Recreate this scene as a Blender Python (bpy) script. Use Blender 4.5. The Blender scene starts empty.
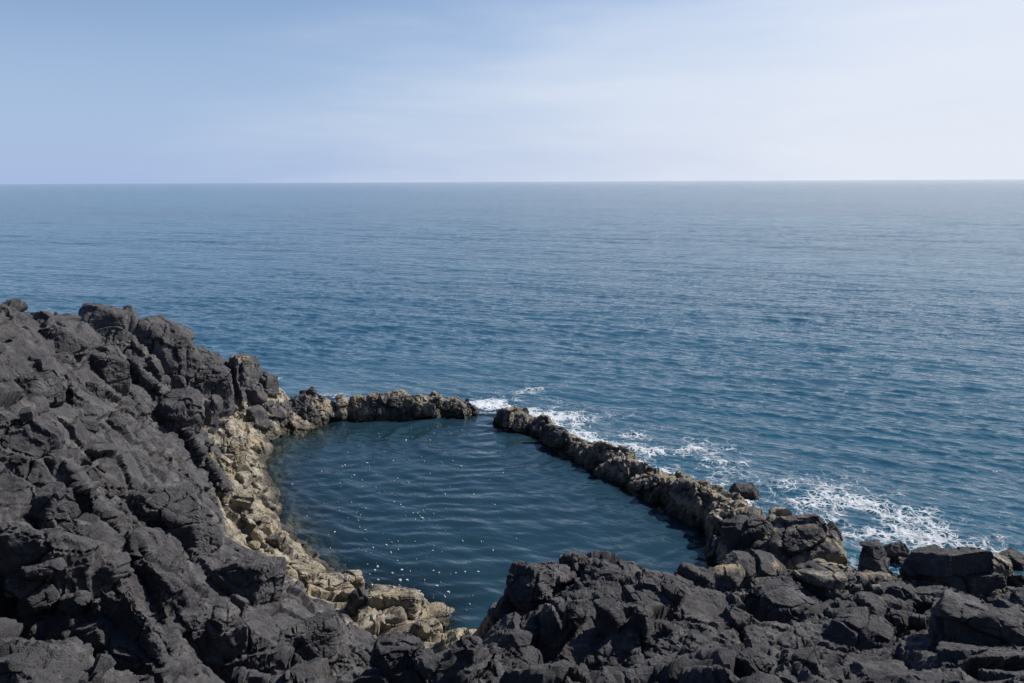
import bpy, math, random, time
import numpy as np
from mathutils import Vector, Matrix, Euler
T0 = time.time()
sc = bpy.context.scene
COL = sc.collection
f32 = np.float32

# ---------------------------------------------------------------- camera
CH, PITCH, ROLL, FPX = 7.0, math.radians(11.35), math.radians(0.28), 796.0
cd = bpy.data.cameras.new('camera'); cam = bpy.data.objects.new('camera', cd); COL.objects.link(cam)
cd.sensor_width = 36; cd.lens = FPX / 1024 * 36; cd.clip_start = .1; cd.clip_end = 90000
cam.location = (0, 0, CH)
cam.rotation_euler = (Matrix.Rotation(math.pi/2 - PITCH, 3, 'X') @ Matrix.Rotation(-ROLL, 3, 'Z')).to_euler()
sc.camera = cam
RM = np.array(cam.rotation_euler.to_matrix())

def ray(u, v):
    d = RM @ np.array([(u - 512) / FPX, (341.5 - v) / FPX, -1.0])
    return d / np.hypot(d[0], d[1])
def at(u, v, z):
    d = ray(u, v); t = (z - CH) / d[2]
    return np.array([d[0]*t, d[1]*t])

# ---------------------------------------------------------------- numpy noise
def _hash(ix, iy, iz, seed):
    h = (ix.astype(np.int64)*73856093) ^ (iy.astype(np.int64)*19349663) ^ (iz.astype(np.int64)*83492791) ^ (seed*2654435761 & 0x7fffffff)
    h = (h ^ (h >> 13)) * 1274126177
    h = h & 0x7fffffffffff
    return h ^ (h >> 16)
_rs = np.random.RandomState(7)
TAB = _rs.rand(65536, 6).astype(f32)
GR = _rs.normal(size=(65536, 3)).astype(f32); GR /= np.linalg.norm(GR, axis=1)[:, None]
def perlin(p, seed=0):
    pi = np.floor(p).astype(np.int64); pf = (p - pi).astype(f32)
    w = pf*pf*pf*(pf*(pf*6-15)+10)
    out = np.zeros(len(p), f32)
    for dx in (0, 1):
        for dy in (0, 1):
            for dz in (0, 1):
                g = GR[_hash(pi[:,0]+dx, pi[:,1]+dy, pi[:,2]+dz, seed) & 65535]
                k = g[:,0]*(pf[:,0]-dx) + g[:,1]*(pf[:,1]-dy) + g[:,2]*(pf[:,2]-dz)
                out += k * (w[:,0] if dx else 1-w[:,0]) * (w[:,1] if dy else 1-w[:,1]) * (w[:,2] if dz else 1-w[:,2])
    return out * 1.5
def fbm(p, oct=4, seed=0, gain=.5, billow=False):
    s = np.zeros(len(p), f32); a = 1.0; q = p.copy()
    for o in range(oct):
        n = perlin(q, seed+o)
        s += a * ((1-2*np.abs(n)) if billow else n); a *= gain; q = q*2.03 + 11.7
    return s
def worley(p, seed=0, tilt=.6):
    """nearest cell of a jittered lattice: facet value (tilted plane + random level) and the distance to the crack"""
    b = np.floor(p - .5).astype(np.int64)
    f1 = np.full(len(p), 9e9, f32); f2 = np.full(len(p), 9e9, f32); val = np.zeros(len(p), f32)
    for dx in (0, 1):
        for dy in (0, 1):
            for dz in (0, 1):
                c = b + (dx, dy, dz)
                h = _hash(c[:,0], c[:,1], c[:,2], seed)
                j = TAB[h & 65535]
                d = (p - c).astype(f32) - (.15 + .7*j[:, :3])
                r = (d*d).sum(1)
                n = GR[(h >> 5) & 65535]
                fv = (d*n).sum(1)*tilt + (j[:,3]-.5)
                near = r < f1
                f2 = np.where(near, f1, np.minimum(f2, r))
                val = np.where(near, fv, val); f1 = np.where(near, r, f1)
    return val, np.sqrt(f2) - np.sqrt(f1)
def sstep(a, b, x):
    t = np.clip((x-a)/(b-a), 0, 1); return t*t*(3-2*t)
def P3(x, y, z=0):
    return np.stack([x, y, np.zeros_like(x)+z], 1)

# ---------------------------------------------------------------- ground heights (control points: pixel bearing + height above the sea)
ctrl = []
def C(u, v, z): x, y = at(u, v, z); ctrl.append((x, y, z)); return x, y
def crest(u, v, z, back=((1.1, .55), (2.3, .05), (3.6, -.2)), low=-.9):
    x, y = C(u, v, z); d = math.hypot(x, y)
    for off, k in back:
        s = (d+off)/d; ctrl.append((x*s, y*s, z*k + low*(1-k) if k > 0 else low-.6))
for c in [(-160,312,5.3),(-60,308,5.1),(0,310,4.9),(60,313,4.6),(98,306,4.35),(125,312,3.9),(150,323,3.4),(170,330,3.2),(205,337,2.85),(220,345,2.55),(236,355,2.15),(258,375,1.5),(276,392,.8)]:
    crest(*c)
for c in [(0,350,4.75),(0,400,4.6),(0,450,4.4),(0,500,4.0),(0,540,3.72),(0,562,3.62),(40,568,3.6),(80,580,3.58),(120,596,3.54),(150,612,3.4),(60,350,4.3),(60,400,4.1),(60,450,3.9),(60,500,3.8),(60,550,3.66),
          (110,330,3.9),(120,370,3.6),(120,420,3.4),(120,470,3.2),(110,520,3.25),(110,560,3.35),(150,350,3.2),(155,400,3.0),(155,450,2.7),(165,500,2.4),(200,500,1.9),
          (160,550,2.6),(175,340,3.1),(196,352,2.85),(198,408,1.5),(222,395,1.4),(216,414,1.1),(240,408,1.0),(185,448,1.5),(205,440,1.1),(240,440,.6),(245,480,.5),(215,480,1.0),(235,515,.85),
          (262,535,.5),(285,568,.55),(330,588,.45),(380,603,.4),(420,620,.3),(440,634,.35),(205,520,1.6),(228,545,1.45),(250,575,1.5),(300,603,1.15),(350,625,.95),(400,645,.8),
          (160,600,2.6),(200,600,2.1),(250,625,1.9),(250,683,2.3),(300,640,1.6),(300,683,1.9),(350,683,1.6),(400,683,1.3),(450,683,1.05),(440,655,.75),(190,683,2.7),(130,683,3.0),(190,640,2.4),
          (0,615,3.9),(30,648,3.75),(0,683,3.95),(60,685,3.5),(-160,400,5.0),(-160,500,4.9),(-160,600,4.7),(-160,683,4.7),
          # outcrop
          (560,604,1.9),(560,640,2.2),(560,683,2.5),(640,604,1.8),(640,640,2.35),(640,683,2.7),(720,610,1.35),(720,640,2.1),(720,683,2.6),(800,600,1.4),(800,640,1.9),(800,683,2.5),(880,600,1.3),
          (880,640,1.9),(880,683,2.5),(960,600,1.3),(960,640,2.0),(960,683,2.7),(1024,600,1.4),(1024,683,2.8),(1150,600,1.6),(1150,683,3.0),(1300,620,1.6),(480,683,1.5),(500,640,1.55),(478,648,.95),(466,640,.5),(520,610,1.75)]:
    C(*c)
pool_back = ((.35, .5), (.8, 0), (1.6, -.3))
for c in [(472,620,1.0),(484,608,1.35),(504,590,1.6),(524,570,1.9),(560,569,1.85),(602,573,1.75),(640,584,1.42),(700,592,1.0),(728,592,.6)]:
    crest(*c, back=pool_back)
for c in [(768,580,.6),(838,572,.6),(900,574,.6),(960,577,.7),(1024,575,.7),(1100,572,.8),(1250,570,.8)]:
    crest(*c, back=((.8, .3), (1.6, 0), (3, -.3)))
pc = at(480, 480, 0)
SHORE = [(266,438),(262,460),(266,480),(274,500),(280,520),(287,537),(302,552),(316,567),(342,579),(372,589),(402,597),(427,607),(447,617),(458,622)]
for u, v in SHORE:
    x, y = C(u, v, 0)
    d = pc - (x, y); d = d/np.hypot(*d)
    for o, z in ((.6, -.35), (1.4, -.9)): ctrl.append((x+d[0]*o, y+d[1]*o, z))
for c in [(300,448,-.18),(292,462,-.25),(330,436,-.25),(322,525,-.3),(345,560,-.3)]: C(*c)
for u, v in [(480,480),(430,450),(420,540),(550,500),(640,540),(380,470)]: C(u, v, -1.6)
for x, y, z in [(0,0,5.3),(-3,0,5.4),(3,0,5.2),(-8,0,5.6),(8,0,5.2),(0,2.5,4.6),(2.5,3,4.4),(-2,3,4.6),(5,4,4.0),(-1,4.5,3.6),(1.5,5,3.4),(0,30,-2.5),(10,30,-2.5),(-10,30,-2.5),(15,22,-2.5),
                (16,17,-2),(12,24,-2.5),(8,18,-2),(4,24,-2.5),(-16,24,-2.5),(-20,18,-1),(-18,10,5),(-18,0,5.6),(18,10,.8),(18,0,5),(0,-4,5.6),(-10,-4,5.6),(10,-4,5.6),(20,15,-2)]:
    ctrl.append((x, y, z))
CT = np.array(ctrl)
def rbf_fit():
    n = len(CT); r = np.hypot(CT[:,None,0]-CT[None,:,0], CT[:,None,1]-CT[None,:,1])
    A = np.zeros((n+1, n+1)); A[:n,:n] = -r; A[:n,:n] += np.eye(n)*-.0 + np.eye(n)*.02; A[:n,n] = 1; A[n,:n] = 1
    b = np.append(CT[:,2], 0); return np.linalg.solve(A, b)
W = rbf_fit()
GX0, GX1, GY0, GY1, GS = -22., 20., -5., 32., .1
gx = np.arange(GX0, GX1+GS, GS); gy = np.arange(GY0, GY1+GS, GS)
XX, YY = np.meshgrid(gx, gy)
BASE = np.full(XX.shape, W[-1])
for (x, y, z), w in zip(CT, W): BASE -= w*np.hypot(XX-x, YY-y)
PITS = []      # sunken hollows: centre, radius, depth
def carve():
    global BASE
    def ray_base(u, v):
        d = ray(u, v); t = np.arange(3.5, 30, .03); h = bilin(BASE, d[0]*t, d[1]*t); k = int(np.argmax(CH + d[2]*t < h)); return d[0]*t[k], d[1]*t[k]
    cuts = np.zeros_like(BASE)
    for u, v, r, dep, el in [(92,334,.55,.55,1.6),(40,372,.35,.3,1.8),(62,432,.32,.3,1.8),(28,446,.4,.35,1.8),(132,350,.55,.6,1.5),(48,505,.3,.3,1.7),(136,512,.4,.45,1.8),(222,652,.34,.45,2.2),(196,405,.6,.7,1.3),
                             (525,655,.42,.6,1.2),(486,640,.35,.6,1.),(555,672,.35,.4,1.5),(742,612,.42,.5,1.3),(806,672,.3,.5,1.1),(935,628,.45,.45,1.5),(700,590,.4,.3,2.),(620,650,.3,.3,1.8),(880,600,.35,.3,2.),(300,668,.3,.3,1.6),(200,560,.35,.3,2.),(100,455,.3,.25,2)]:
        x, y = ray_base(u, v); q = ((XX-x)/(r*el))**2 + ((YY-y)/r)**2
        cuts = np.maximum(cuts, dep*np.exp(-q**2.5))
    lip = [at(-70,556,3.65), at(0,562,3.62), at(40,568,3.6), at(80,580,3.58), at(120,596,3.54), at(150,612,3.4)]
    tr = [p + np.array((-.40, -.52)) for p in lip]; lip = [p + np.array((.10, .13)) for p in lip]
    def sd(L):
        m = np.full(XX.shape, 99.)
        for a, b in zip(L[:-1], L[1:]):
            e = b-a; t = np.clip(((XX-a[0])*e[0]+(YY-a[1])*e[1])/(e@e), 0, 1); m = np.minimum(m, np.hypot(XX-a[0]-t*e[0], YY-a[1]-t*e[1]))
        return m
    cuts = np.maximum(cuts*1.25, 1.3*np.exp(-(sd(tr)/.55)**8)); BASE = BASE - cuts + .16*np.exp(-(sd(lip)/.25)**2)
def bilin(G, x, y):
    i = np.clip((x-GX0)/GS, 0, G.shape[1]-1.001); j = np.clip((y-GY0)/GS, 0, G.shape[0]-1.001)
    i0 = i.astype(int); j0 = j.astype(int); a = i-i0; b = j-j0
    return (G[j0,i0]*(1-a)+G[j0,i0+1]*a)*(1-b) + (G[j0+1,i0]*(1-a)+G[j0+1,i0+1]*a)*b

carve()
# ridges that close the pool: crest points (pixel bearing, height) and half width
def ridge_line(pts):
    return np.array([(*at(u, v, z), z, w) for u, v, z, w in pts])
R_FAR = ridge_line([(262,402,.9,.8),(285,399,.75,.55),(312,394,.8,.6),(340,401,.5,.5),(350,404,.38,.4),(366,397,.62,.5),(400,394,.7,.55),(440,395,.6,.5),(462,398,.5,.42),(474,404,.3,.25)])
R_RGT = ridge_line([(500,414,.3,.25),(514,410,.5,.45),(540,419,.4,.42),(572,437,.42,.5),(610,450,.46,.52),(648,467,.5,.6),(690,484,.56,.62),(730,499,.62,.7),(757,514,.8,.9),(787,538,.85,1.05),(814,556,.8,1.1),(832,580,.6,1.0)])
def ridge_h(L, x, y, wob=0):
    h = np.full(x.shape, -9.0)
    for a, b in zip(L[:-1], L[1:]):
        d = b[:2]-a[:2]; t = np.clip(((x-a[0])*d[0]+(y-a[1])*d[1])/(d@d), 0, 1)
        dist = np.hypot(x-a[0]-t*d[0], y-a[1]-t*d[1]) + wob
        z = a[2]+(b[2]-a[2])*t; w = (a[3]+(b[3]-a[3])*t)*1.22
        h = np.maximum(h, z - (z+.75)*np.clip(dist/w, 0, 3)**2.4)
    return h
def blocks(x, y, s, seed, tilt=.5, ax=1.0):
    p = P3(x/s*ax + .35*np.sin(y*1.1/s), y/s, seed*3.3)
    w = fbm(p*.9, 2, seed+50)[:,None]*.28; p = p + w
    return worley(p, seed, tilt)
def landform(x, y):
    """broken lava: base + tilted plates at two scales with cracks between"""
    sh = x.shape; x = x.ravel(); y = y.ravel()
    b = bilin(BASE, x, y)
    amp = sstep(.2, 1.4, b)*.8+.2
    v1, c1 = blocks(x, y, 2.1, 1, .95); v2, c2 = blocks(x, y, .85, 2, 1.1); v3, c3 = blocks(x, y, .36, 6, 1.2)
    m2 = sstep(-.1, .3, perlin(P3(x*.45, y*.45, 5), 45)); m3 = sstep(0, .35, perlin(P3(x*.7, y*.7, 9), 46))
    h = b + amp*(v1*.52 - .28*(1-sstep(0, .05, c1))) + (.3+.7*amp)*(.2+.8*m2)*(v2*.17 - .10*(1-sstep(0, .07, c2))) + m3*(v3*.06-.04*(1-sstep(0, .12, c3)))
    h += .12*fbm(P3(x*.9, y*.9), 3, 9)*amp
    h = np.where(b < -.1, b + (h-b)*.35, h)
    return h.reshape(sh)

def remesh_region(x0, x1, y0, y1, hf, vox, step, zlow=-.75, mask=None):
    xs = np.arange(x0, x1+step, step); ys = np.arange(y0, y1+step, step)
    X, Y = np.meshgrid(xs, ys); Z = hf(X, Y)
    if mask is not None: Z = np.where(mask(X, Y), Z, zlow-.5)
    Z = np.maximum(Z, zlow-.12)
    ny, nx = X.shape; zb = zlow-.3
    top = np.stack([X, Y, Z], -1).reshape(-1, 3)
    idx = np.arange(nx*ny).reshape(ny, nx)
    q = np.stack([idx[:-1,:-1], idx[:-1,1:], idx[1:,1:], idx[1:,:-1]], -1).reshape(-1, 4)
    bot = top.copy(); bot[:,2] = zb; n = len(top)
    qb = q[:, ::-1] + n
    ring = np.concatenate([idx[0,:], idx[1:,-1], idx[-1,-2::-1], idx[-2:0:-1,0]])
    r2 = np.roll(ring, -1)
    qs = np.stack([ring+n, r2+n, r2, ring], -1)
    V = np.concatenate([top, bot]); F = np.concatenate([q, qb, qs])
    me = mk_mesh('tmp', V, F)
    o = bpy.data.objects.new('tmp', me); COL.objects.link(o)
    m = o.modifiers.new('r', 'REMESH'); m.mode = 'VOXEL'; m.voxel_size = vox; m.adaptivity = 0
    ev = o.evaluated_get(bpy.context.evaluated_depsgraph_get()); em = ev.to_mesh()
    V = np.empty(len(em.vertices)*3, f32); em.vertices.foreach_get('co', V); V = V.reshape(-1, 3)
    Q = np.empty(len(em.polygons)*4, np.int32); em.polygons.foreach_get('vertices', Q); Q = Q.reshape(-1, 4)
    ev.to_mesh_clear(); bpy.data.objects.remove(o); bpy.data.meshes.remove(me)
    # drop the hidden underside and the cut sides
    c = V[Q].mean(1); e = vox*1.6
    keep = (c[:,2] > zlow) & (c[:,0] > x0+e) & (c[:,0] < x1-e) & (c[:,1] > y0+e) & (c[:,1] < y1-e)
    return compact(V, Q[keep])
def compact(V, Q):
    u, inv = np.unique(Q, return_inverse=True)
    return V[u], inv.reshape(Q.shape)
def mk_mesh(name, V, F, sharp=0):
    me = bpy.data.meshes.new(name); k = F.shape[1]
    me.vertices.add(len(V)); me.vertices.foreach_set('co', np.ascontiguousarray(V, f32).ravel())
    me.loops.add(F.size); me.loops.foreach_set('vertex_index', np.ascontiguousarray(F, np.int32).ravel())
    me.polygons.add(len(F)); me.polygons.foreach_set('loop_start', np.arange(0, F.size, k, dtype=np.int32))
    me.polygons.foreach_set('use_smooth', np.ones(len(F), bool))
    me.update(calc_edges=True)
    if sharp: me.set_sharp_from_angle(angle=math.radians(sharp))
    return me
def normals(V, Q):
    n = np.zeros_like(V, dtype=np.float64)
    fn = np.cross(V[Q[:,2]]-V[Q[:,0]], V[Q[:,3 if Q.shape[1]==4 else 1]]-V[Q[:,1 if Q.shape[1]==4 else 0]])
    if Q.shape[1] == 3: fn = -fn
    for k in range(Q.shape[1]):
        for a in range(3): n[:,a] += np.bincount(Q[:,k], fn[:,a], len(V))
    return (n/(np.linalg.norm(n, axis=1)[:,None]+1e-12)).astype(f32)
def smooth_normals(V, Q, it=2):
    n = normals(V, Q)
    for _ in range(it):
        m = n[Q].mean(1); s = np.zeros((len(V), 3))
        for k in range(Q.shape[1]):
            for a in range(3): s[:,a] += np.bincount(Q[:,k], m[:,a], len(V))
        n = (s/(np.linalg.norm(s, axis=1)[:,None]+1e-12)).astype(f32)
    return n
def rock_detail(V, n, k=1.0, fine=True, rnd=0.0):
    """3D fracture facets, crevices and scoria lumps pushed along the normal"""
    lava = 1-rnd
    warp = np.stack([perlin(V*1.7+9, 31), perlin(V*1.7+31, 32), perlin(V*1.7+57, 33)], 1)
    p = V*(1, 1, 1.6) + warp*.10 + .018*np.stack([perlin(V*9, 34), perlin(V*9+31, 35), perlin(V*9+57, 36)], 1)
    v, c = worley(p/.8, 3, 1.3); d = v*.10 - .07*(1-sstep(0, .035, c))
    v, c = worley(p/.33+5, 4, 1.3); m = sstep(-.1, .35, perlin(V*.9, 40))
    d += (v*.036 - .03*(1-sstep(0, .06, c)))*(.08+.92*m)
    v, c = worley(p/.13+9, 5, 1.3); m2 = sstep(-.05, .4, perlin(V*1.3+40, 41))
    d += (v*.020 - .012*(1-sstep(0, .10, c)))*m2
    m3 = sstep(-.1, .4, perlin(V*.8+7, 44))
    d += lava*m3*.024*fbm(V*9, 3, 60, .6, billow=True)
    d += .017*fbm(V*7, 4, 61, .75)
    q = V + n*(d*k)[:,None]
    # sideways shove so that ledges overhang
    sh = np.stack([perlin(V*2.6+3, 71), perlin(V*2.6+77, 72), perlin(V*2.6+121, 73)*.4], 1)
    return q + sh*.05*k

# ---------------------------------------------------------------- materials
def mat(name):
    m = bpy.data.materials.new(name); m.use_nodes = True; nt = m.node_tree; nt.nodes.clear()
    out = nt.nodes.new('ShaderNodeOutputMaterial'); return m, nt, out
class NT:
    def __init__(s, nt): s.nt = nt
    def __call__(s, typ, ins=None, **kw):
        n = s.nt.nodes.new(typ)
        for k, v in kw.items(): setattr(n, k, v)
        for k, v in (ins or {}).items():
            if isinstance(v, bpy.types.NodeSocket): s.nt.links.new(v, n.inputs[k])
            else: n.inputs[k].default_value = v
        return n
    def math(s, op, a, b=0.0, c=None, clamp=False):
        n = s.nt.nodes.new('ShaderNodeMath'); n.operation = op; n.use_clamp = clamp
        for i, v in enumerate((a, b) if c is None else (a, b, c)):
            if isinstance(v, bpy.types.NodeSocket): s.nt.links.new(v, n.inputs[i])
            else: n.inputs[i].default_value = v
        return n.outputs[0]
    def mix(s, fac, a, b, blend='MIX'):
        n = s.nt.nodes.new('ShaderNodeMix'); n.data_type = 'RGBA'; n.blend_type = blend
        for i, v in ((0, fac), (6, a), (7, b)):
            if isinstance(v, bpy.types.NodeSocket): s.nt.links.new(v, n.inputs[i])
            else: n.inputs[i].default_value = v if i == 0 else (*v, 1)
        return n.outputs[2]
    def rng(s, v, a, b, c=0.0, d=1.0):
        n = s.nt.nodes.new('ShaderNodeMapRange'); n.interpolation_type = 'SMOOTHSTEP'
        s.nt.links.new(v, n.inputs[0])
        for i, x in enumerate((a, b, c, d)): n.inputs[i+1].default_value = x
        return n.outputs[0]

def rock_material():
    m, nt, out = mat('lava_rock'); N = NT(nt)
    pos = N('ShaderNodeNewGeometry').outputs['Position']
    tan = N('ShaderNodeAttribute', attribute_name='tan').outputs['Fac']
    wet = N('ShaderNodeAttribute', attribute_name='wet').outputs['Fac']
    def noise(s, d=6, r=.6, w=0.0): return N('ShaderNodeTexNoise', {'Vector': pos, 'Scale': s, 'Detail': d, 'Roughness': r, 'Distortion': w}).outputs['Fac']
    n1 = noise(.7, 5); n2 = noise(4.5, 8, .65); n3 = noise(38, 4, .7)
    g = N.mix(N.rng(n1, .3, .7), (.046, .044, .048), (.072, .070, .075))
    g = N.mix(N.rng(n2, .35, .7), g, (.104, .101, .105))
    g = N.mix(N.rng(n3, .55, .75), g, (.034, .033, .038))
    g = N.mix(N.math('MULTIPLY', N.rng(noise(1.15, 7, .7), .52, .66), .6), g, (.085, .075, .068))
    g = N.mix(N.math('MULTIPLY', N.rng(noise(2.1, 9, .75), .53, .62), .7), g, (.165, .158, .155))
    # scattered pale lichen and salt specks
    sp = N('ShaderNodeTexVoronoi', {'Vector': pos, 'Scale': 16.0, 'Randomness': 1.0}).outputs['Distance']
    spk = N.math('MULTIPLY', N.rng(sp, .18, .10), N.rng(noise(2.3, 3), .55, .68))
    g = N.mix(N.math('MULTIPLY', spk, .35), g, (.16, .15, .14))
    t = N.mix(N.rng(n2, .3, .7), (.14, .115, .085), (.48, .435, .345))
    t = N.mix(N.rng(n3, .5, .75), t, (.24, .205, .155))
    t = N.mix(N.rng(noise(5.0, 8, .7), .40, .52), (.085, .072, .058), t)
    t = N.mix(N.rng(noise(1.6, 4), .52, .64), t, (.36, .30, .20))
    tf = N.math('ADD', tan, N.math('MULTIPLY', N.math('SUBTRACT', noise(3.2, 7, .65), .5), 1.5))
    tf = N.math('MULTIPLY', N.rng(tf, .38, .72), N.rng(tan, .04, .25))
    col = N.mix(tf, g, t)
    col = N.mix(N.math('MULTIPLY', wet, .82), col, N.mix(.5, (.020, .017, .013), (.03, .024, .016)))
    # relief below the mesh resolution
    vo = N('ShaderNodeTexVoronoi', {'Vector': pos, 'Scale': 26.0, 'Randomness': 1.0}, feature='F1')
    vh = N('ShaderNodeTexVoronoi', {'Vector': pos, 'Scale': 70.0, 'Randomness': 1.0}, feature='F1')
    h = N.math('ADD', N.math('MULTIPLY', noise(17, 12, .76), .062), N.math('MULTIPLY', vo.outputs['Distance'], .006))
    h = N.math('ADD', h, N.math('MULTIPLY', N.rng(vh.outputs['Distance'], .12, .42), .010))
    b = N('ShaderNodeBump', {'Height': h, 'Strength': .9, 'Distance': 1.0})
    rough = N.math('SUBTRACT', .88, N.math('MULTIPLY', wet, .5))
    p = N('ShaderNodeBsdfPrincipled', {'Base Color': col, 'Roughness': rough, 'Normal': b.outputs[0], 'Specular IOR Level': .35})
    nt.links.new(p.outputs[0], out.inputs[0]); return m
ROCK = rock_material()

def water_material(name, deep, body, pool=False):
    m, nt, out = mat(name); N = NT(nt)
    pos = N('ShaderNodeNewGeometry').outputs['Position']
    dep = N('ShaderNodeAttribute', attribute_name='depth').outputs['Fac']
    foam = N('ShaderNodeAttribute', attribute_name='foam').outputs['Fac']
    rot = N('ShaderNodeVectorRotate', {'Vector': pos, 'Angle': math.radians(28)}, rotation_type='Z_AXIS').outputs[0]
    cam = N('ShaderNodeMapping', {'Vector': rot, 'Scale': (.42, 1.0, 1.0)}).outputs[0]
    def noise(s, d=4, r=.6, v=cam, w=0.0): return N('ShaderNodeTexNoise', {'Vector': v, 'Scale': s, 'Detail': d, 'Roughness': r, 'Distortion': w}).outputs['Fac']
    if pool:
        h = N.math('ADD', N.math('MULTIPLY', noise(3.2, 3, .5), .03), N.math('MULTIPLY', noise(9, 3, .5), .008))
    else:
        h = N.math('ADD', N.math('MULTIPLY', noise(2.0, 5, .62), .10), N.math('MULTIPLY', noise(5.5, 4, .6), .035))
        h = N.math('ADD', h, N.math('MULTIPLY', noise(.5, 4, .6), .24))
        h = N.math('ADD', h, N.math('MULTIPLY', noise(.1, 4, .65), .8))
    b = N('ShaderNodeBump', {'Height': h, 'Strength': 1.0, 'Distance': 1.0}).outputs[0]
    fr = N('ShaderNodeFresnel', {'IOR': 1.333, 'Normal': b}).outputs[0]
    fr = N.math('MINIMUM', fr, .8)
    gl = N('ShaderNodeBsdfGlossy', {'Color': (1, 1, 1, 1), 'Roughness': .08 if pool else .13, 'Normal': b})
    patch = N.rng(noise(.012, 7, .62), .38, .62)
    dc = N.mix(patch, deep, body)
    df = N('ShaderNodeBsdfDiffuse', {'Color': dc})
    tr = N('ShaderNodeBsdfTransparent', {'Color': (.80, .90, .88, 1)})
    op = N.math('SUBTRACT', 1.0, N.math('POWER', 2.718, N.math('MULTIPLY', dep, -1.7)))
    bd = N('ShaderNodeMixShader', {0: op, 1: tr.outputs[0], 2: df.outputs[0]})
    w = N('ShaderNodeMixShader', {0: fr, 1: bd.outputs[0], 2: gl.outputs[0]})
    # foam: lacy network broken by noise, thicker where the attribute is high
    vw = N('ShaderNodeMix', {0: .22, 4: pos, 5: N('ShaderNodeTexNoise', {'Vector': pos, 'Scale': 1.6, 'Detail': 4.0}).outputs['Color']}, data_type='VECTOR').outputs[1]
    v1 = N('ShaderNodeTexVoronoi', {'Vector': vw, 'Scale': 3.4}, feature='DISTANCE_TO_EDGE').outputs['Distance']
    v2 = N('ShaderNodeTexVoronoi', {'Vector': vw, 'Scale': 9.5}, feature='DISTANCE_TO_EDGE').outputs['Distance']
    lace = N.math('MAXIMUM', N.rng(v1, .16, .0), N.math('MULTIPLY', N.rng(v2, .2, .02), .8))
    nz = noise(2.6, 8, .68, pos)
    fv = N.math('ADD', N.math('MULTIPLY', foam, 1.25), N.math('MULTIPLY', N.math('SUBTRACT', nz, .5), 2.1))
    fv = N.math('ADD', fv, N.math('MULTIPLY', N.math('SUBTRACT', lace, .5), .75))
    ff = N.math('MULTIPLY', N.rng(fv, .48, 1.05), N.rng(foam, .03, .2))
    fb = N('ShaderNodeBump', {'Height': N.math('ADD', ff, noise(14, 6, .7, pos)), 'Strength': .7, 'Distance': .06}).outputs[0]
    fd = N('ShaderNodeBsdfDiffuse', {'Color': (.74, .78, .80, 1), 'Roughness': .5, 'Normal': fb})
    s = N('ShaderNodeMixShader', {0: ff, 1: w.outputs[0], 2: fd.outputs[0]})
    nt.links.new(s.outputs[0], out.inputs[0]); return m

# ---------------------------------------------------------------- objects
def tag(o, label=None, cat=None, group=None, kind=None):
    for k, v in (('label', label), ('category', cat), ('group', group), ('kind', kind)):
        if v: o[k] = v
    return o
def rock_obj(name, V, Q, tanv, z0=None):
    me = mk_mesh(name, V, Q, 24)
    a = me.attributes.new('tan', 'FLOAT', 'POINT'); a.data.foreach_set('value', np.ascontiguousarray(tanv, f32))
    wet = 1-sstep(.07, .30, V[:,2] + .14*perlin(V*2.2, 90) - .12*np.clip(tanv-.9, 0, 1)*0)
    wet = wet*(.45+.55*sstep(-.22, -.04, V[:,2]))
    a = me.attributes.new('wet', 'FLOAT', 'POINT'); a.data.foreach_set('value', np.ascontiguousarray(wet, f32))
    me.materials.append(ROCK)
    o = bpy.data.objects.new(name, me); COL.objects.link(o); return o
def tan_field(V):
    """pale weathered and salt-crusted zone along the pool, brown on the ridges"""
    x, y, z = V[:,0], V[:,1], V[:,2]
    n = perlin(V*.8, 80)*.35
    t = (1-sstep(.95, 1.45, z+n))
    left = sstep(.5, -.6, x)
    return t*(left*1.0 + (1-left)*.55)

# --- bedrock
FAST = 1.0
def head_h(X, Y): return landform(X, Y) - 3.5*np.clip(X+.72+.12*np.sin(Y*2.1), 0, 1)
def out_h(X, Y): return landform(X, Y) - 3.5*np.clip(-(X+.78+.12*np.sin(Y*2.1)), 0, 1)
parts = []
for (x0, x1, y0, y1, vox, st) in [(-8.5, -.4, -1.2, 10.05, .021, .03), (-15.5, -.4, 9.95, 16.05, .03, .04), (-17.5, -.4, 15.95, 27, .038, .045)]:
    V, Q = remesh_region(x0, x1, y0, y1, head_h, vox*FAST, st)
    parts.append((V, Q)); print('part', len(V), round(time.time()-T0, 1))
off = 0; Vs = []; Qs = []
for V, Q in parts: Vs.append(rock_detail(V, smooth_normals(V, Q))); Qs.append(Q+off); off += len(V)
V = np.concatenate(Vs); Q = np.concatenate(Qs)
tag(rock_obj('rocky_headland', V, Q, tan_field(V)), 'dark grey broken lava headland sloping down to the left side of the pool', 'rock face', kind='structure')
print('headland', len(V), round(time.time()-T0, 1))
V, Q = remesh_region(-1.1, 9.5, -1.2, 13.6, out_h, .02*FAST, .03)
V = rock_detail(V, smooth_normals(V, Q))
tag(rock_obj('rocky_outcrop', V, Q, tan_field(V)*.9), 'dark lava outcrop filling the foreground in front of the pool', 'rock face', kind='structure')
print('outcrop', len(V), round(time.time()-T0, 1))
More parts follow.
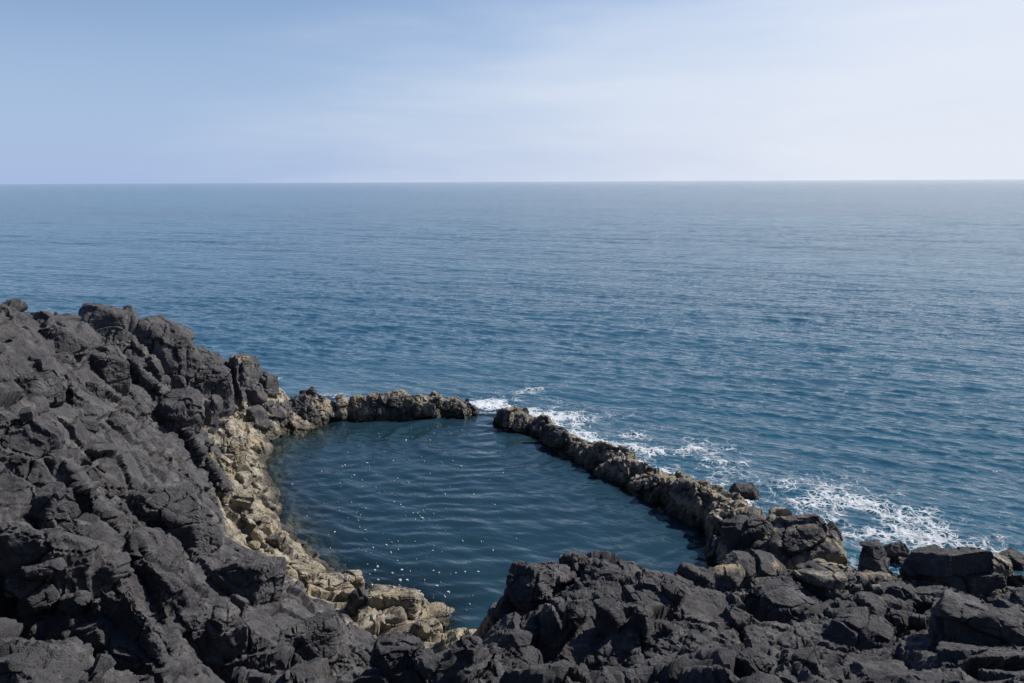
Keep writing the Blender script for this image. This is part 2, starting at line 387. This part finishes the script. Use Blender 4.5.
# --- ridges
def ridge_fn(L, seed):
    def fn(X, Y):
        x = X.ravel(); y = Y.ravel()
        wob = .16*fbm(P3(x*1.6, y*1.6, seed), 4, seed, .6)
        v2, c2 = blocks(x, y, .95, seed, 1.3, 1.0); v3, c3 = blocks(x, y, .4, seed+1, 1.3)
        h = ridge_h(L, x, y, wob)
        return (h + np.where(h > -.6, v2*.13 - .06*(1-sstep(0, .06, c2)) + v3*.1 - .04*(1-sstep(0, .08, c3)), 0)).reshape(X.shape)
    return fn
for L, seed, name, lab, tk in ((R_FAR, 21, 'rock_ridge', 'low brown rock ridge along the far end of the pool, ending at the foaming gap', .75), (R_RGT, 24, 'rock_ridge', 'long diagonal brown rock ridge between the right side of the pool and the sea', .82)):
    V, Q = remesh_region(L[:,0].min()-1.5, L[:,0].max()+1.5, L[:,1].min()-1.5, L[:,1].max()+1.5, ridge_fn(L, seed), .026*FAST, .03)
    V = rock_detail(V, smooth_normals(V, Q))
    t = tk*(.75+.6*perlin(V*.6, 83))*(1-.0*V[:,2])
    tag(rock_obj(name, V, Q, t), lab, 'rock ridge')
    print('ridge', len(V), round(time.time()-T0, 1))

# --- height field used to set boulders down and to give the water its depth
HF = landform(XX, YY)
for L in (R_FAR, R_RGT): HF = np.maximum(HF, ridge_h(L, XX, YY))
def ground(u, v):
    d = ray(u, v); t = np.arange(3.5, 40, .03)
    h = np.maximum(bilin(HF, d[0]*t, d[1]*t), -.05); z = CH + d[2]*t
    k = np.argmax(z < h) if (z < h).any() else len(t)-1
    return d[0]*t[k], d[1]*t[k], max(z[k], -.1), t[k]

# ---------------------------------------------------------------- boulders
import bmesh
ICO = {}
def ico(n):
    if n not in ICO:
        bm = bmesh.new(); bmesh.ops.create_icosphere(bm, subdivisions=n, radius=1)
        ICO[n] = (np.array([v.co[:] for v in bm.verts], f32), np.array([[v.index for v in f.verts] for f in bm.faces], np.int32)); bm.free()
    return ICO[n]
def boulder(name, loc, dims, yaw, seed, tanv=0.0, planes=12, tilt=(0, 0), sub=6, soft=36., k=None):
    """a broken block: soft intersection of random half spaces, stretched, then weathered like the bedrock"""
    D, F = ico(sub); r = np.random.RandomState(seed)
    n = r.normal(size=(planes, 3)); n /= np.linalg.norm(n, axis=1)[:,None]
    n = np.concatenate([n, [[0,0,1],[0,0,-1]], [[math.cos(a), math.sin(a), .1] for a in r.uniform(0, 1.5)+np.arange(4)*1.57+r.uniform(-.3,.3,4)]])
    h = r.uniform(.72, 1.0, len(n)); h[planes:planes+2] = .8
    q = np.clip(D@n.T/h, 1e-3, None); rad = 1/((q**soft).sum(1)**(1/soft))
    V = D*rad[:,None]; V /= np.abs(V).max(0)
    V = V*(np.array(dims)/2)
    R = np.array(Euler((tilt[0], tilt[1], yaw)).to_matrix())
    size = float(np.prod(dims)**(1/3)); off = np.array(r.uniform(-40, 40, 3))
    Q = F; nn = normals(V.astype(np.float64), Q)
    kk = k if k else min(1.0, size/1.1)
    s_ = max(.35, min(1.0, size/.9))
    Vd = rock_detail((V/s_+off).astype(f32), nn, kk*.85/s_, True, .3) - off; V = Vd*s_
    V = (V@R.T).astype(f32)
    W = V + np.array(loc, f32)
    me = mk_mesh(name, V, Q, 24)
    tt_ = np.full(len(V), tanv) + .25*perlin(W*1.1, 91)*(tanv > .05)
    wt = 1-sstep(.05, .26, W[:,2])
    for nm, arr in (('tan', tt_), ('wet', wt)):
        a = me.attributes.new(nm, 'FLOAT', 'POINT'); a.data.foreach_set('value', np.ascontiguousarray(arr, f32))
    me.materials.append(ROCK); o = bpy.data.objects.new(name, me); o.location = loc; COL.objects.link(o); return o
BLD = [
 # u, v of the foot, width px, height px, depth ratio, yaw, tan, seed, label
 (106,332,46,24,.9,.3,0,1,'craggy dark knob of lava standing at the highest point of the headland skyline'),
 (110,386,30,34,.9,.7,0,2,'dark block with a pale right side sitting below the headland skyline, halfway down'),
 (96,398,17,16,1,.2,0,3,'small rounded grey boulder just left of the block below the skyline'),
 (206,402,50,52,.8,.2,0,4,'tall dark block with a shadowed flat left face above the tan shelf'),
 (179,448,46,58,.9,.9,0,5,'large pointed boulder with a black hollow in its left face, beside the tan shelf'),
 (212,430,22,40,.8,.5,0,6,'narrow upright grey boulder wedged between the pointed boulder and the tan shelf'),
 (250,400,30,14,.9,.2,.25,7,'angular grey boulder with a tan top on the headland tip'),
 (266,392,24,18,.8,1.1,.15,8,'dark wedge of rock at the outermost tip of the headland'),
 (238,366,24,10,1,.4,.75,9,'tan weathered boulder on the skyline just inside the headland tip'),
 (232,462,34,24,.9,.1,.9,10,'pale pitted tan boulder at the upper end of the tan shelf'),
 (256,426,24,20,.9,.6,.4,11,'brown boulder at the corner where the headland meets the far ridge'),
 (250,600,62,46,.9,.35,0,12,'square grey block with a flat lit front above the tan shore'),
 (214,634,66,34,.8,.2,0,13,'wide low grey slab lying below the square grey block'),
 (396,616,56,24,.8,-.3,.95,14,'largest rounded tan boulder at the near left corner of the pool'),
 (436,625,34,13,.9,-.2,.85,15,'smaller pale tan boulder right of the largest one, at the pool corner'),
 (361,612,22,20,1,.3,0,16,'small dark rounded boulder leaning on the largest tan boulder'),
 (466,672,34,28,1,.2,.12,17,'smooth rounded blue grey boulder low in the cleft between headland and outcrop'),
 (400,672,52,26,.9,-.4,.25,18,'low grey brown boulder in front of the tan boulders'),
 (178,530,80,46,.8,.2,0,19,'broad dark boulder with a smooth grey right flank above the tan shore'),
 (54,520,40,28,1,.5,0,20,'knobbly round boulder on the middle of the headland slope'),
 (30,400,52,34,.9,.1,0,21,'broad rounded grey boulder near the left edge of the headland'),
 (62,352,46,22,.9,-.2,0,22,'pale lozenge shaped slab under the headland skyline'),
 (577,632,26,34,.9,.4,0,23,'small square block standing on the left part of the outcrop'),
 (611,634,34,32,.9,-.2,0,24,'tilted block with a flat lit face right of the small square block'),
 (535,600,62,40,.8,.5,0,25,'grey hump of rock on the left shoulder of the outcrop'),
 (744,546,40,30,.9,.3,.12,26,'dark bulging boulder on the pool side near end of the long ridge'),
 (806,560,70,34,.8,-.5,.45,27,'large brown boulder with a tan crown between the long ridge and the white wash'),
 (750,586,66,26,.8,.6,.42,28,'sloping tan boulder below the near end of the long ridge'),
 (745,500,30,16,.8,-.5,.3,29,'lone dark wedge of rock in the wash beside the long ridge'),
 (726,584,32,14,.9,0,.62,30,'small brownish tan boulder by the near right corner of the pool'),
 (872,572,34,26,.8,.4,0,31,'dark triangular boulder left of the big slab on the sea edge'),
 (894,566,30,22,.8,-.6,0,32,'narrow grey boulder leaning between the triangular boulder and the big slab'),
 (944,585,84,38,.55,-.25,0,33,'big dark tilted slab on the sea edge at the right'),
 (992,578,34,18,.8,.3,.7,34,'small brown boulder right of the big tilted slab'),
 (860,646,72,24,.8,.2,0,35,'long low boulder on the right half of the outcrop'),
 (990,648,84,38,.8,-.4,0,36,'large blocky boulder on the outcrop near the right edge'),
 (786,624,52,30,.9,.4,0,37,'rough dark block in the middle of the outcrop crest'),
 (316,652,54,34,.9,.3,0,38,'angular grey block above the bottom edge, left of the cleft'),
 (350,590,26,14,1,.3,.8,39,'small tan boulder on the narrow shore of the pool'),
 (820,586,40,12,.9,.2,.5,40,'flat tan rock between the ridge boulders and the outcrop'),
 (1014,570,30,12,.9,.2,0,41,'low dark rock on the sea edge at the far right'),
]
GRP = 'loose boulders lying on the lava'
for u, v, wp, hp, dr, yaw, tn, sd0, lab in BLD:
    x, y, z, d = ground(u, v); sl = math.hypot(d, CH-z); m = sl/FPX
    w_, h_ = wp*m*1.05, hp*m*1.15
    f = 1 + .35*w_*dr/d
    o = boulder('boulder', (x*f, y*f, z+h_*.5-(.44 if wp >= 50 and tn == 0 else .30)*h_), (w_, w_*dr, h_), yaw, sd0*7+1, tn, tilt=((sd0*37 % 11-5)*.035, (sd0*53 % 11-5)*.035), sub=6 if wp > 24 else 5, soft=36. if tn < .5 else 11.)
    tag(o, lab, 'boulder', GRP)
# stones along the tan shore and rubble on the dark lava: nothing tells one from the next
rr_ = random.Random(11)
def scatter(n, pick, wlo, whi, tn, lab, grp, nm):
    k = 0
    while k < n:
        u, v = pick(); x, y, z, d = ground(u, v)
        if z < .03: continue
        if tn > .5 and z > 1.15: continue
        m = math.hypot(d, CH-z)/FPX; w_ = rr_.uniform(wlo, whi)**1.0
        a_, b_ = w_*rr_.uniform(.7, 1.1), w_*rr_.uniform(.45, .75)
        o = boulder(nm, (x, y, z+b_*.12), (w_, a_, b_), rr_.uniform(0, 6), rr_.randrange(9999), tn*rr_.uniform(.7, 1.1), tilt=(rr_.uniform(-.3,.3), rr_.uniform(-.3,.3)), sub=5 if w_/m > 13 else 4, soft=12. if tn > .5 else 36.)
        tag(o, lab, 'stone', grp); k += 1
def pick_shore():
    t = rr_.random()*(len(SHORE)-1.01); i = int(t); f = t-i
    a, b = SHORE[i], SHORE[i+1]; return a[0]+(b[0]-a[0])*f - rr_.uniform(3, 40), a[1]+(b[1]-a[1])*f + rr_.uniform(-8, 14)
scatter(60, pick_shore, .14, .5, .95, 'small pale tan stone lying on the tan shore left of the pool', 'tan stones on the pool shore', 'shore_stone')
def pick_dark():
    if rr_.random() < .5: return rr_.uniform(5, 250), rr_.uniform(340, 675)
    return rr_.uniform(500, 1020), rr_.uniform(585, 675)
scatter(60, pick_dark, .12, .4, 0, 'small dark lava stone lying loose on the black rock', 'loose lava stones', 'lava_stone')
print('boulders', round(time.time()-T0, 1))

# ---------------------------------------------------------------- water
def wave_set(n, lmin, lmax, mdir, spread, seed, slope):
    r = np.random.RandomState(seed); lam = np.exp(np.linspace(math.log(lmin), math.log(lmax), n)) * r.uniform(.93, 1.07, n)
    ang = mdir + r.normal(size=n)*spread; k = 2*np.pi/lam
    a = slope/np.sqrt(n) * np.sqrt(2) / k
    return [(k[i]*math.cos(ang[i]), k[i]*math.sin(ang[i]), a[i], r.rand()*6.283, lam[i]) for i in range(n)]
SEAW = wave_set(64, .2, 1.0, math.radians(-116), .5, 3, .235) + wave_set(14, 1.3, 3.2, math.radians(-112), .35, 6, .055) + wave_set(8, 3.5, 9, math.radians(-108), .3, 5, .03)
POLW = wave_set(20, .3, 1.5, math.radians(-95), .8, 4, .065)
gapc = at(480, 440, 0)
NY, NX = 900, 1000
# rows: screen-even spacing near, kilometres far
vv = np.concatenate([np.linspace(1, 60, 190)**1.0, np.linspace(60, 520, 760)[1:]])
dist = np.concatenate([[60000, 20000, 9000], 7.0*796/vv])[::-1]
dist = dist[dist > 9.0]
tt = np.linspace(-.86, .86, NX)
D, TT = np.meshgrid(dist, tt, indexing='ij')
X = (D*TT*1.02).ravel(); Y = D.ravel()
sp = np.gradient(dist)[:,None].repeat(NX, 1).ravel(); spx = np.maximum(D*(tt[1]-tt[0]), 0).ravel()
inp_poly = [at(u, v, 0) for u, v in [(487,411),(440,396),(400,395),(350,401),(312,394),(285,399),(255,410),(150,440),(150,560),(300,640),(480,700),(800,700),(800,560),(752,526),(728,500),(690,484),(648,466),(610,449),(572,437),(540,419),(514,410)]]
def inside(x, y, poly):
    r = np.zeros(x.shape, bool); n = len(poly)
    for i in range(n):
        x1, y1 = poly[i]; x2, y2 = poly[(i+1) % n]
        c = ((y1 > y) != (y2 > y)) & (x < (x2-x1)*(y-y1)/(y2-y1+1e-12)+x1); r ^= c
    return r
def seg_dist(x, y, pts):
    d = np.full(x.shape, 1e9)
    for a, b in zip(pts[:-1], pts[1:]):
        e = np.array(b)-a; t = np.clip(((x-a[0])*e[0]+(y-a[1])*e[1])/(e@e), 0, 1)
        d = np.minimum(d, np.hypot(x-a[0]-t*e[0], y-a[1]-t*e[1]))
    return d
inp = inside(X, Y, inp_poly)
bd = seg_dist(X, Y, inp_poly + inp_poly[:1])
seaw = np.where(inp, 0, sstep(0, 1.0, bd)); polw = np.where(inp, 1, 0)*sstep(0, .3, bd)
Z = np.zeros_like(X); DX = np.zeros_like(X); DY = np.zeros_like(X)
near_h = .5+.5*sstep(2, 9, bd)*1.0
for kx, ky, a, ph, lam in SEAW:
    k = math.hypot(kx, ky)
    fy = abs(ky)/k; att = np.clip(1.35 - 1.7*(sp*fy+spx*(1-fy))/lam, 0, 1)
    s = kx*X + ky*Y + ph
    Z += a*att*np.cos(s); DX -= a*att*.75*kx/k*np.sin(s); DY -= a*att*.75*ky/k*np.sin(s)
# gusty patches vary the chop
gust = .8 + .35*fbm(P3(X*.03, Y*.022), 2, 12)
w_ = seaw*near_h*gust
Z *= w_; DX *= w_; DY *= w_
zp = np.zeros_like(X); i = inp.nonzero()[0]
xi, yi = X[i], Y[i]; z_ = np.zeros(len(i))
for kx, ky, a, ph, lam in POLW: z_ += a*np.cos(kx*xi+ky*yi+ph)
rr = np.hypot(xi-gapc[0], yi-gapc[1]); wr = .28*fbm(P3(xi*.45, yi*.45), 3, 14)
for lam, sl, ph in ((.62, .10, 0), (.43, .075, 1.), (.95, .075, 2.), (1.5, .05, .4)):
    k = 2*np.pi/lam; e = np.clip(1.15-rr/14, .15, 1)*np.clip(.55+1.5*perlin(P3(xi*.4, yi*.4, lam*9), 15), 0, 1.3)
    c = np.cos(k*(rr+wr)+ph); z_ += sl/k*e*(c + .25*np.cos(2*k*(rr+wr)+2*ph))
zp[i] = z_; Z += zp*polw
depth = np.where(Y < 32, -bilin(HF, X, Y), 3.0); depth = np.clip(depth, 0.0, 4)
# foam along the outer side of the ridges, plus the wash patches
foam = np.zeros_like(X); near = (Y < 60).nonzero()[0]; xn, yn = X[near], Y[near]
rf = seg_dist(xn, yn, [tuple(p[:2]) for p in R_RGT]); ff = seg_dist(xn, yn, [tuple(p[:2]) for p in R_FAR])
fo = .82*(1-sstep(.5, 2.2, rf)) + .36*(1-sstep(1.5, 5.0, rf))
def blob(u, v, rx, ry, s):
    x, y = at(u, v, 0); return s*np.exp(-(((xn-x)/rx)**2 + ((yn-y)/ry)**2))
fo += blob(490,405,.55,.6,1.2) + blob(478,401,.6,.5,.6) + blob(345,399,.55,.4,1.0) + blob(332,395,.7,.4,.4) + blob(272,381,.5,.6,.8) + blob(525,393,1.2,1.0,.55) + blob(560,412,.9,.6,.5)
fo += blob(860,508,1.3,1.0,.5) + blob(830,490,1.2,.9,.35) + blob(900,530,1.4,.7,.4) + blob(985,545,1.2,.9,.12) + blob(960,545,1.6,.6,.4) + blob(790,497,.6,.6,.6) + blob(700,455,1.4,.9,.45) + blob(650,440,1.4,.8,.4) + blob(1000,560,1.5,.5,.35) + blob(940,515,1.5,1.0,.3) + blob(880,475,1.5,1.2,.2)
fo = np.where(inp[near], blob(487,413,.7,.7,.45), fo)
fo *= .58+.85*fbm(P3(xn*.8, yn*.8), 3, 18)
foam[near] = np.clip(fo, 0, 1.2)
Z += .10*np.clip(foam, 0, 1)*np.abs(fbm(P3(X*3, Y*3), 3, 19))*(~inp)
VW = np.stack([X+DX, Y+DY, Z], 1).astype(f32)
ny, nx = D.shape; idx = np.arange(ny*nx).reshape(ny, nx)
QW = np.stack([idx[:-1,:-1], idx[:-1,1:], idx[1:,1:], idx[1:,:-1]], -1).reshape(-1, 4)
fin = inp[QW].mean(1) > .5
def water_obj(name, sel, m):
    u, inv = np.unique(QW[sel], return_inverse=True); me = mk_mesh(name, VW[u], inv.reshape(-1, 4))
    for nm, arr in (('depth', depth), ('foam', foam)):
        a = me.attributes.new(nm, 'FLOAT', 'POINT'); a.data.foreach_set('value', np.ascontiguousarray(arr[u], f32))
    me.materials.append(m); o = bpy.data.objects.new(name, me); COL.objects.link(o); return o
SEA = water_material('sea_water', (.018, .076, .124), (.030, .118, .182))
POOL = water_material('pool_water', (.014, .040, .059), (.017, .046, .067), True)
tag(water_obj('sea', ~fin, SEA), 'choppy blue open sea reaching the horizon', 'sea', kind='structure')
tag(water_obj('pool_water', fin, POOL), 'calm dark teal water of the tidal pool with ring ripples', 'pool water', kind='structure')
# flecks of foam drifting on the pool
fr_ = random.Random(5); fv_, ff_ = [], []
def fleck(x, y, r):
    n = 7; b0 = len(fv_); e = fr_.uniform(0, 3.1); st = fr_.uniform(.5, 1)
    ring = []
    for i in range(n):
        a = i/n*6.283; q = r*fr_.uniform(.6, 1.2); cx, cy = q*math.cos(a), q*math.sin(a)*st
        ring.append((x+cx*math.cos(e)-cy*math.sin(e), y+cx*math.sin(e)+cy*math.cos(e)))
    for k, (zz, s_) in enumerate(((-.01, 1), (.010, .85), (.014, .4))):
        for px, py in ring: fv_.append((x+(px-x)*s_, y+(py-y)*s_, zz))
    fv_.append((x, y, .015))
    for k in range(2):
        for i in range(n): ff_.append((b0+k*n+i, b0+k*n+(i+1) % n, b0+(k+1)*n+(i+1) % n, b0+(k+1)*n+i))
    for i in range(n): ff_.append((b0+2*n+i, b0+2*n+(i+1) % n, b0+3*n))
for u, v in [(367,463),(408,482),(335,532),(413,513),(422,518),(365,530),(366,552),(392,573),(402,570),(400,580),(407,580),(445,597),(473,596),(437,586),(419,591),(465,572),(478,572),(372,585),(378,580),(448,592),(354,475),(406,440),(449,432),(430,440),(462,430)]:
    x, y = at(u, v, 0); fleck(x, y, fr_.uniform(.018, .034))
    if fr_.random() < .6: fleck(x+fr_.uniform(-.15,.15), y+fr_.uniform(-.15,.15), .012)
k = 0
while k < 260:
    u = fr_.gauss(400, 55); v = fr_.uniform(425, 612); x, y = at(u, v, 0)
    if not inside(np.array([x]), np.array([y]), inp_poly)[0] or bilin(HF, np.array([x]), np.array([y]))[0] > -.2: continue
    fleck(x, y, .006+.02*fr_.random()**2.5); k += 1
me = bpy.data.meshes.new('foam_flecks'); me.from_pydata(fv_, [], ff_); me.update()
m_, nt_, out_ = mat('foam_white'); N_ = NT(nt_)
nt_.links.new(N_('ShaderNodeBsdfPrincipled', {'Base Color': N_.mix(N_('ShaderNodeTexNoise', {'Scale': 60.0}).outputs['Fac'], (.36,.40,.42), (.6,.63,.64)), 'Roughness': .7}).outputs[0], out_.inputs[0])
me.materials.append(m_); o = bpy.data.objects.new('foam_flecks', me); COL.objects.link(o); tag(o, 'white flecks of foam drifting on the dark pool water', 'foam', kind='stuff')
# sea bed under everything that is shallow
me = mk_mesh('seabed', np.array([(GX0,GY0,-1.6),(GX1,GY0,-1.6),(GX1,GY1,-1.6),(GX0,GY1,-1.6)]), np.array([[0,1,2,3]]))
m_, nt_, out_ = mat('seabed_rock'); N_ = NT(nt_)
nz_ = N_('ShaderNodeTexNoise', {'Scale': 2.0, 'Detail': 6.0}).outputs['Fac']
nt_.links.new(N_('ShaderNodeBsdfPrincipled', {'Base Color': N_.mix(nz_, (.02,.03,.03), (.06,.06,.05)), 'Roughness': .9}).outputs[0], out_.inputs[0])
me.materials.append(m_); o = bpy.data.objects.new('seabed', me); COL.objects.link(o); tag(o, kind='structure')
print('water', round(time.time()-T0, 1))

# ---------------------------------------------------------------- light
SUN_AZ, SUN_EL = math.radians(65), math.radians(42)
w = bpy.data.worlds.new('World'); sc.world = w; w.use_nodes = True; nt = w.node_tree; nt.nodes.clear(); N = NT(nt)
sky = N('ShaderNodeTexSky', sky_type='NISHITA', sun_disc=False, sun_elevation=SUN_EL, sun_rotation=SUN_AZ, altitude=0, air_density=1.0, dust_density=.3, ozone_density=2.5)
tc = N('ShaderNodeTexCoord').outputs['Generated']
sx = N('ShaderNodeSeparateXYZ', {0: tc})
base = N('ShaderNodeVectorMath', {0: sky.outputs[0], 1: (.090, .088, .094)}, operation='MULTIPLY').outputs[0]
elev = sx.outputs[2]
base = N.mix(N.rng(elev, .18, .6), base, N('ShaderNodeVectorMath', {0: sky.outputs[0], 1: (.047, .056, .072)}, operation='MULTIPLY').outputs[0])
# pale blue haze thickening to the horizon
hz = N.rng(elev, .27, -.02)
c = N.mix(N.math('MULTIPLY', hz, .93), base, (.300, .410, .640))
# thin high veil, brighter towards the sun side, drawn out in long streaks
sd_ = N('ShaderNodeVectorMath', {0: tc, 1: (math.sin(math.radians(62)), math.cos(math.radians(62)), 0)}, operation='DOT_PRODUCT').outputs['Value']
st = N('ShaderNodeMapping', {'Vector': tc, 'Rotation': (0, math.radians(-9), 0), 'Scale': (1.3, 1.3, 9.0)}).outputs[0]
cn = N('ShaderNodeTexNoise', {'Vector': st, 'Scale': 1.7, 'Detail': 7.0, 'Roughness': .52, 'Distortion': .25}).outputs['Fac']
az = N.math('ADD', sd_, N.math('MULTIPLY', N.math('SUBTRACT', cn, .5), .7))
az = N.math('SUBTRACT', az, N.math('MULTIPLY', elev, 1.15))
veil = N.rng(az, -.02, .85)
c = N.mix(N.math('MULTIPLY', veil, .92), c, (.665, .700, .775))
bg = N('ShaderNodeBackground', {'Color': c, 'Strength': 1.0})
o_ = N('ShaderNodeOutputWorld', {0: bg.outputs[0]})
sd = bpy.data.lights.new('sun', 'SUN'); sd.energy = 5.0; sd.angle = math.radians(.53); sd.color = (1, .95, .88)
so = bpy.data.objects.new('sun', sd); COL.objects.link(so)
so.rotation_euler = Vector((math.sin(SUN_AZ)*math.cos(SUN_EL), math.cos(SUN_AZ)*math.cos(SUN_EL), math.sin(SUN_EL))).to_track_quat('Z', 'Y').to_euler()
sc.view_settings.view_transform = 'Standard'; sc.view_settings.look = 'None'; sc.view_settings.gamma = 1; sc.view_settings.exposure = .27
sc.cycles.sample_clamp_direct = 5; sc.cycles.max_bounces = 5; sc.cycles.transparent_max_bounces = 6; sc.cycles.caustics_reflective = False; sc.cycles.caustics_refractive = False
print('done', round(time.time()-T0, 1))
